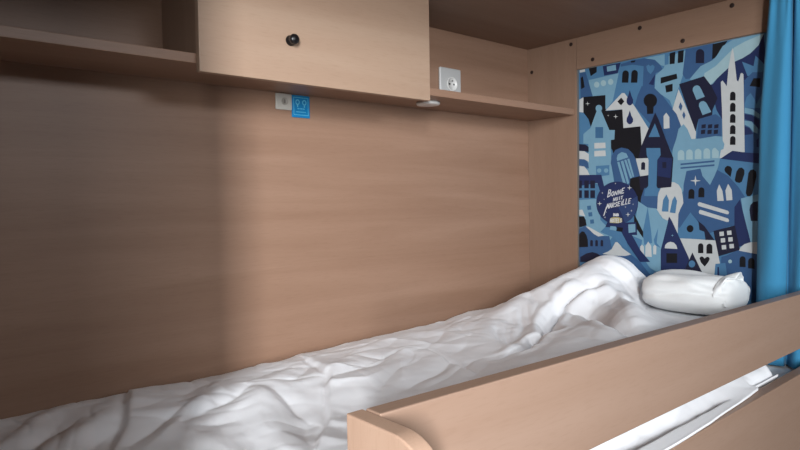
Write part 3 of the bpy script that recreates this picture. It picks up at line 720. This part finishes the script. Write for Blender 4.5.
rng = np.random.RandomState(7)
def vnoise(x, y, sx, sy, seed):
    """smooth value noise, feature size sx by sy"""
    g = np.random.RandomState(seed).rand(128, 128)*2-1
    u = x/sx+40; v = y/sy+40
    i = np.floor(u).astype(int); j = np.floor(v).astype(int); fu = u-i; fv = v-j
    fu = fu*fu*fu*(fu*(fu*6-15)+10); fv = fv*fv*fv*(fv*(fv*6-15)+10)
    a = g[i % 128, j % 128]; b_ = g[(i+1) % 128, j % 128]; c = g[i % 128, (j+1) % 128]; d = g[(i+1) % 128, (j+1) % 128]
    return (a*(1-fu)+b_*fu)*(1-fv)+(c*(1-fu)+d*fu)*fv
def ridged(x, y, sx, sy, seed): return 1-2*np.abs(vnoise(x, y, sx, sy, seed))
def line_dist(x, y, pts):
    """distance to a polyline, signed side, and running parameter 0..1"""
    best = np.full(x.shape, 9.0); side = np.zeros(x.shape); par = np.zeros(x.shape)
    seg = [math.hypot(pts[i+1][0]-pts[i][0], pts[i+1][1]-pts[i][1]) for i in range(len(pts)-1)]
    tot = sum(seg)+1e-9; run = 0
    for (ax, ay), (bx, by), L in zip(pts[:-1], pts[1:], seg):
        if L < 1e-6: continue
        dx, dy = (bx-ax)/L, (by-ay)/L
        s = (x-ax)*dx+(y-ay)*dy; t = np.clip(s, 0, L)
        d = np.hypot(x-ax-dx*t, y-ay-dy*t); m = d < best
        best = np.where(m, d, best); side = np.where(m, (x-ax)*-dy+(y-ay)*dx, side); par = np.where(m, (run+t)/tot, par)
        run += L
    return best, np.sign(side), par
def tent(d, w, soft=.0022): return np.exp(-(np.sqrt(d*d+soft*soft)-soft)/w)
def crisp(n, soft=.045): return np.sqrt(n*n+soft*soft)
def duvet_height(x, y):
    wx = x+.050*vnoise(x, y, .25, .25, 1)+.010*vnoise(x, y, .07, .07, 2)
    wy = y+.050*vnoise(x, y, .25, .25, 3)+.010*vnoise(x, y, .07, .07, 4)
    z = duvet_base(x, y)+.007*vnoise(wx, wy, .24, .15, 5)
    # taut creases: flat facets that meet along narrow lines, in two leaning directions
    for ang, sx, sy, amp, seed in ((.75, .085, .34, .0036, 31), (-.35, .10, .40, .0034, 32), (1.2, .05, .20, .0018, 33), (.3, .030, .13, .0011, 34), (2.0, .034, .15, .0011, 35)):
        ca, sa = math.cos(ang), math.sin(ang)
        n = vnoise(wx*ca-wy*sa, wx*sa+wy*ca, sx, sy, seed)
        m = .35+.65*np.clip(vnoise(x, y, .28, .22, seed+10)*1.4+.5, 0, 1)
        z = z-2*amp*m*(crisp(n)-.35)*-1*(1 if seed != 32 else -1)
    z = z+.0005*vnoise(wx, wy, .018, .03, 11)
    jx = x+.006*vnoise(x, y, .08, .08, 20); jy = y+.006*vnoise(x, y, .08, .08, 21)
    for kind, w, h, pts in FOLDS:
        p = [(a/1000.0, c/1000.0) for a, c in pts]
        d, s, t = line_dist(jx, jy, p)
        end = .30+.70*np.sin(np.pi*np.clip(t*.9+.05, 0, 1))**.7
        if kind == 'v':
            big = .85 if h > .017 else .60
            z = z-big*h*end*tent(d, 1.25*w)+.2*big*h*end*np.exp(-((d-3.0*w)/(1.5*w))**2)
        elif kind == 'r':
            z = z+(.9*h*end*np.exp(-(d/w)**2) if w >= .03 else .55*h*end*tent(d, 1.2*w, .004))
        else:
            e = s*d
            z = z+.68*h*end*(np.exp(-np.maximum(e, 0)/(2.2*w))/(1+np.exp(-e/(.10*w)))-.35*np.exp(-((e+.30*w)/(.35*w))**2))
    return z
def x_limit(y):          # head-end edge of the duvet: over the pillow by the wall, short of it by the rail
    return np.interp(y, [-.89, -.80, -.77, -.73, 0], [-.265, -.20, -.125, -.03, -.016])
NX, NY = 720, 320
ys = np.linspace(-.892, -.006, NY)
top = np.zeros((NX, NY, 3))
for j, yv in enumerate(ys):
    x1 = float(x_limit(yv))
    top[:, j, 0] = np.linspace(-1.828, x1, NX); top[:, j, 1] = yv
X, Y = top[:, :, 0], top[:, :, 1]
Z = duvet_height(X, Y)
BOT = -.7130
# along the rail the hem comes out over the lower board, except near the head end
hem = -.924+np.interp(X, [-1.40, -1.33, -.68, -.42, -.40], [.032, 0, 0, .018, .032])+.002*np.sin(X*17)*sstep(-.3, -.6, X)
k = sstep(-.80, -.892, Y)
Y = Y+(hem+.892)*k
Z = duvet_height(X, Y)
press = sstep(-.262, -.232, X)*sstep(-.800, -.772, Y)*sstep(-.500, -.528, Y)     # the pillow weighs the duvet down
Z = np.minimum(Z, Z*(1-press)+np.minimum(Z, -.5905+.002*vnoise(X, Y, .05, .05, 50))*press)
bot = BOT+(-.6843+.0083*(X+1.4178)/1.417-BOT)*sstep(-.884, -.894, Y)
dx1 = x_limit(top[:, :, 1])-X; dx0 = X+1.828; dy0 = Y-hem; dy1 = -.006-Y
for dd, rad in ((dx1, .035), (dx0, .04), (dy0, .022), (dy1, .02)):
    q = np.clip(dd/rad, 0, 1); Z = bot+.004+(Z-bot-.004)*np.sqrt(np.clip(1-(1-q)**2, 0, 1))
Z = np.maximum(Z, bot+.003)
top[:, :, 1] = Y; top[:, :, 2] = Z
def grid_mesh(name, top, bot, mat):
    nx, ny = top.shape[:2]
    vt = top.reshape(-1, 3); vb = vt.copy(); vb[:, 2] = bot.reshape(-1)
    idx = np.arange(nx*ny).reshape(nx, ny); n = nx*ny
    F = np.stack([idx[:-1, :-1], idx[1:, :-1], idx[1:, 1:], idx[:-1, 1:]], -1).reshape(-1, 4)
    ring = list(idx[:, 0])+list(idx[-1, 1:])+list(idx[-2::-1, -1])+list(idx[0, -2:0:-1])
    m = len(ring)
    faces = F.tolist()+(F[:, ::-1]+n).tolist()
    for a in range(m):
        c = (a+1) % m; faces.append([ring[c], ring[a], ring[a]+n, ring[c]+n])
    me = bpy.data.meshes.new(name); me.from_pydata(vt.tolist()+vb.tolist(), [], faces)
    for p in me.polygons: p.use_smooth = True
    me.materials.append(mat); me.update()
    o = bpy.data.objects.new(name, me); C.objects.link(o)
    return o
tag(grid_mesh('duvet', top, bot, M_duvet), 'rumpled white cotton duvet heaped over the bed, bunched up towards the mural', 'duvet')

# ------------------------------------------------------------------ pillow
pl = thing('pillow', 'plump white pillow lying below the mural, its open case end facing the blue curtain', 'pillow', (-.124, -.642, -.588))
n1, n2 = 60, 90
def pillow_mesh():
    """superellipsoid cushion, long way across the bed"""
    b = bmesh.new(); rows = []
    for i in range(n1):
        th = math.pi*i/(n1-1)
        row = []
        for j in range(n2):
            ph = 2*math.pi*j/n2
            def sp(v, e): return math.copysign(abs(v)**e, v)
            sx = sp(math.cos(ph), .75)*max(math.sin(th), 0)**.36; sz = sp(math.sin(ph), .85)*max(math.sin(th), 0)**.36; sy = sp(math.cos(th), .8)
            px = -.124+.104*sx; py = -.642-.118*sy; pz = -.534+.053*sz
            nz = (noise.noise(Vector((px*9, py*9, pz*14)))*.010+noise.noise(Vector((px*34, py*13, pz*40)))*.006-abs(noise.noise(Vector((px*16+3, py*9, pz*22))))*.008)*(1 if sz > -.2 else .2)
            crease = .007*math.exp(-((pz+.535-.012*math.sin(py*16))/.007)**2)*(1 if sx < 0 else 0)
            row.append(b.verts.new((px+nz*sx+crease, py, max(pz+nz*max(sz, 0)+.004*math.sin(py*21)*max(sz, 0), -.5875))))
        rows.append(row)
    for i in range(n1-1):
        for j in range(n2):
            k = (j+1) % n2
            b.faces.new((rows[i][j], rows[i][k], rows[i+1][k], rows[i+1][j]))
    bmesh.ops.remove_doubles(b, verts=b.verts, dist=1e-5)
    return b
obj('cushion', pillow_mesh(), M_pillow, pl, True)
# the loose mouth of the pillowcase: a ruffled sleeve past the end of the cushion
b = bmesh.new(); rows = []
for i in range(9):
    t = i/8; row = []
    for j in range(96):
        ph = 2*math.pi*j/96
        rr = 1+.10*math.sin(5*ph+t*2)*t+.07*math.sin(9*ph+1)*t
        hx, hz = .086*(1-.10*t)*rr, .047*(1-.02*t)*rr
        row.append(b.verts.new((-.122+hx*math.cos(ph), -.726-.022*t+.006*math.sin(3*ph)*t, -.532+.006*t+hz*math.sin(ph))))
    rows.append(row)
for i in range(8):
    for j in range(96):
        k = (j+1) % 96; b.faces.new((rows[i][j], rows[i][k], rows[i+1][k], rows[i+1][j]))
o = obj('pillowcase_flap', b, M_pillow, pl, True)
md = o.modifiers.new('thick', 'SOLIDIFY'); md.thickness = .004; md.offset = 0

# ------------------------------------------------------------------ curtain drawn to the head end
def curtain():
    b = bmesh.new(); rows = []
    P = [(-.012, -.771), (-.036, -.774), (-.056, -.786), (-.066, -.808), (-.068, -.832), (-.056, -.846), (-.036, -.845), (-.050, -.856), (-.062, -.872), (-.060, -.888), (-.045, -.896), (-.02, -.890), (-.012, -.884)]
    N = 120
    def cat(t):
        f = t*(len(P)-1); i = min(int(f), len(P)-2); u = f-i
        p0, p1, p2, p3 = (Vector(P[max(0, min(len(P)-1, i+k))]) for k in (-1, 0, 1, 2))
        return .5*((2*p1)+(p2-p0)*u+(2*p0-5*p1+4*p2-p3)*u*u+(3*p1-p0-3*p2+p3)*u**3)
    H = 60
    for r in range(H):
        t = r/(H-1); z = CZ-.0015+(-.708-CZ)*t; row = []
        for c in range(N):
            p = cat(c/(N-1))
            g = .75+.25*min(1, t*3)                         # gathered at the heading
            x = -.02+(p.x+.02)*g; y = -.83+(p.y+.83)*(g*.97+.05*t)-.004*(1-t)+.011*t
            w = .0035*math.sin(14*c/N*2+5*t)+.0025*math.sin(60*c/N)*max(0, 1-t*5)
            row.append(b.verts.new((min(x+w, -.004), y, z)))
        rows.append(row)
    for r in range(H-1):
        for c in range(N-1): b.faces.new((rows[r][c], rows[r][c+1], rows[r+1][c+1], rows[r+1][c]))
    return b
cu = thing('curtain', 'bright blue cloth curtain gathered in folds at the head end of the bunk', 'curtain', (-.05, -.83, -.708))
o = obj('cloth', curtain(), M_curtain, cu, True)
md = o.modifiers.new('thick', 'SOLIDIFY'); md.thickness = .0015; md.offset = 0

# ------------------------------------------------------------------ light
def area(name, loc, aim, sx, sy, power, col, spread=150):
    d = bpy.data.lights.new(name, 'AREA'); d.shape = 'RECTANGLE'; d.size = sx; d.size_y = sy; d.energy = power; d.color = col
    o = bpy.data.objects.new(name, d); C.objects.link(o); o.location = loc
    d.spread = R(spread)
    o.rotation_euler = (Vector(aim)-Vector(loc)).to_track_quat('-Z', 'Y').to_euler()
    return o
area('window_and_fill_light', (-2.902, (WY0+WY1)/2, (WZ0+WZ1)/2), (-.98, 0, -.25), WY1-WY0-.06, WZ1-WZ0-.06, 34, (.95, .975, 1.0), 70)
area('window_and_fill_light', (-2.902, (VY0+VY1)/2, (WZ0+WZ1)/2), (-1.1, -.5, -.35), VY1-VY0-.06, WZ1-WZ0-.06, 38, (.91, .96, 1.0), 140)
area('window_and_fill_light', ((UX0+UX1)/2, -4.252, (UZ0+UZ1)/2), (-.7, -.5, -.65), UX1-UX0-.06, UZ1-UZ0-.06, 16, (.92, .96, 1.0), 100)  # added fill lamp behind the camera, softens the shading on the duvet
w = bpy.data.worlds.new('world'); SC.world = w; w.use_nodes = True
w.node_tree.nodes['Background'].inputs['Color'].default_value = (.75, .86, 1, 1)
w.node_tree.nodes['Background'].inputs['Strength'].default_value = 1.0

# ------------------------------------------------------------------ camera
cam = bpy.data.cameras.new('camera'); co = bpy.data.objects.new('camera', cam); C.objects.link(co)
yaw, pitch, roll, F = .701638, -.0359289, -.0166252, 615.893
fw = Vector((math.sin(yaw)*math.cos(pitch), math.cos(yaw)*math.cos(pitch), math.sin(pitch)))
rt = Vector((math.cos(yaw), -math.sin(yaw), 0)); up = rt.cross(fw)
r2 = rt*math.cos(roll)+up*math.sin(roll); u2 = -rt*math.sin(roll)+up*math.cos(roll)
co.matrix_world = Matrix(((r2.x, u2.x, -fw.x, -1.78158), (r2.y, u2.y, -fw.y, -1.38964), (r2.z, u2.z, -fw.z, -.2829), (0, 0, 0, 1)))
cam.sensor_width = 36; cam.lens = F*36/800; cam.clip_start = .02; cam.clip_end = 50
SC.camera = co
SC.view_settings.view_transform = 'Standard'; SC.view_settings.look = 'None'
SC.view_settings.gamma = 1; SC.view_settings.use_curve_mapping = False
SC.view_settings.exposure = -0.36
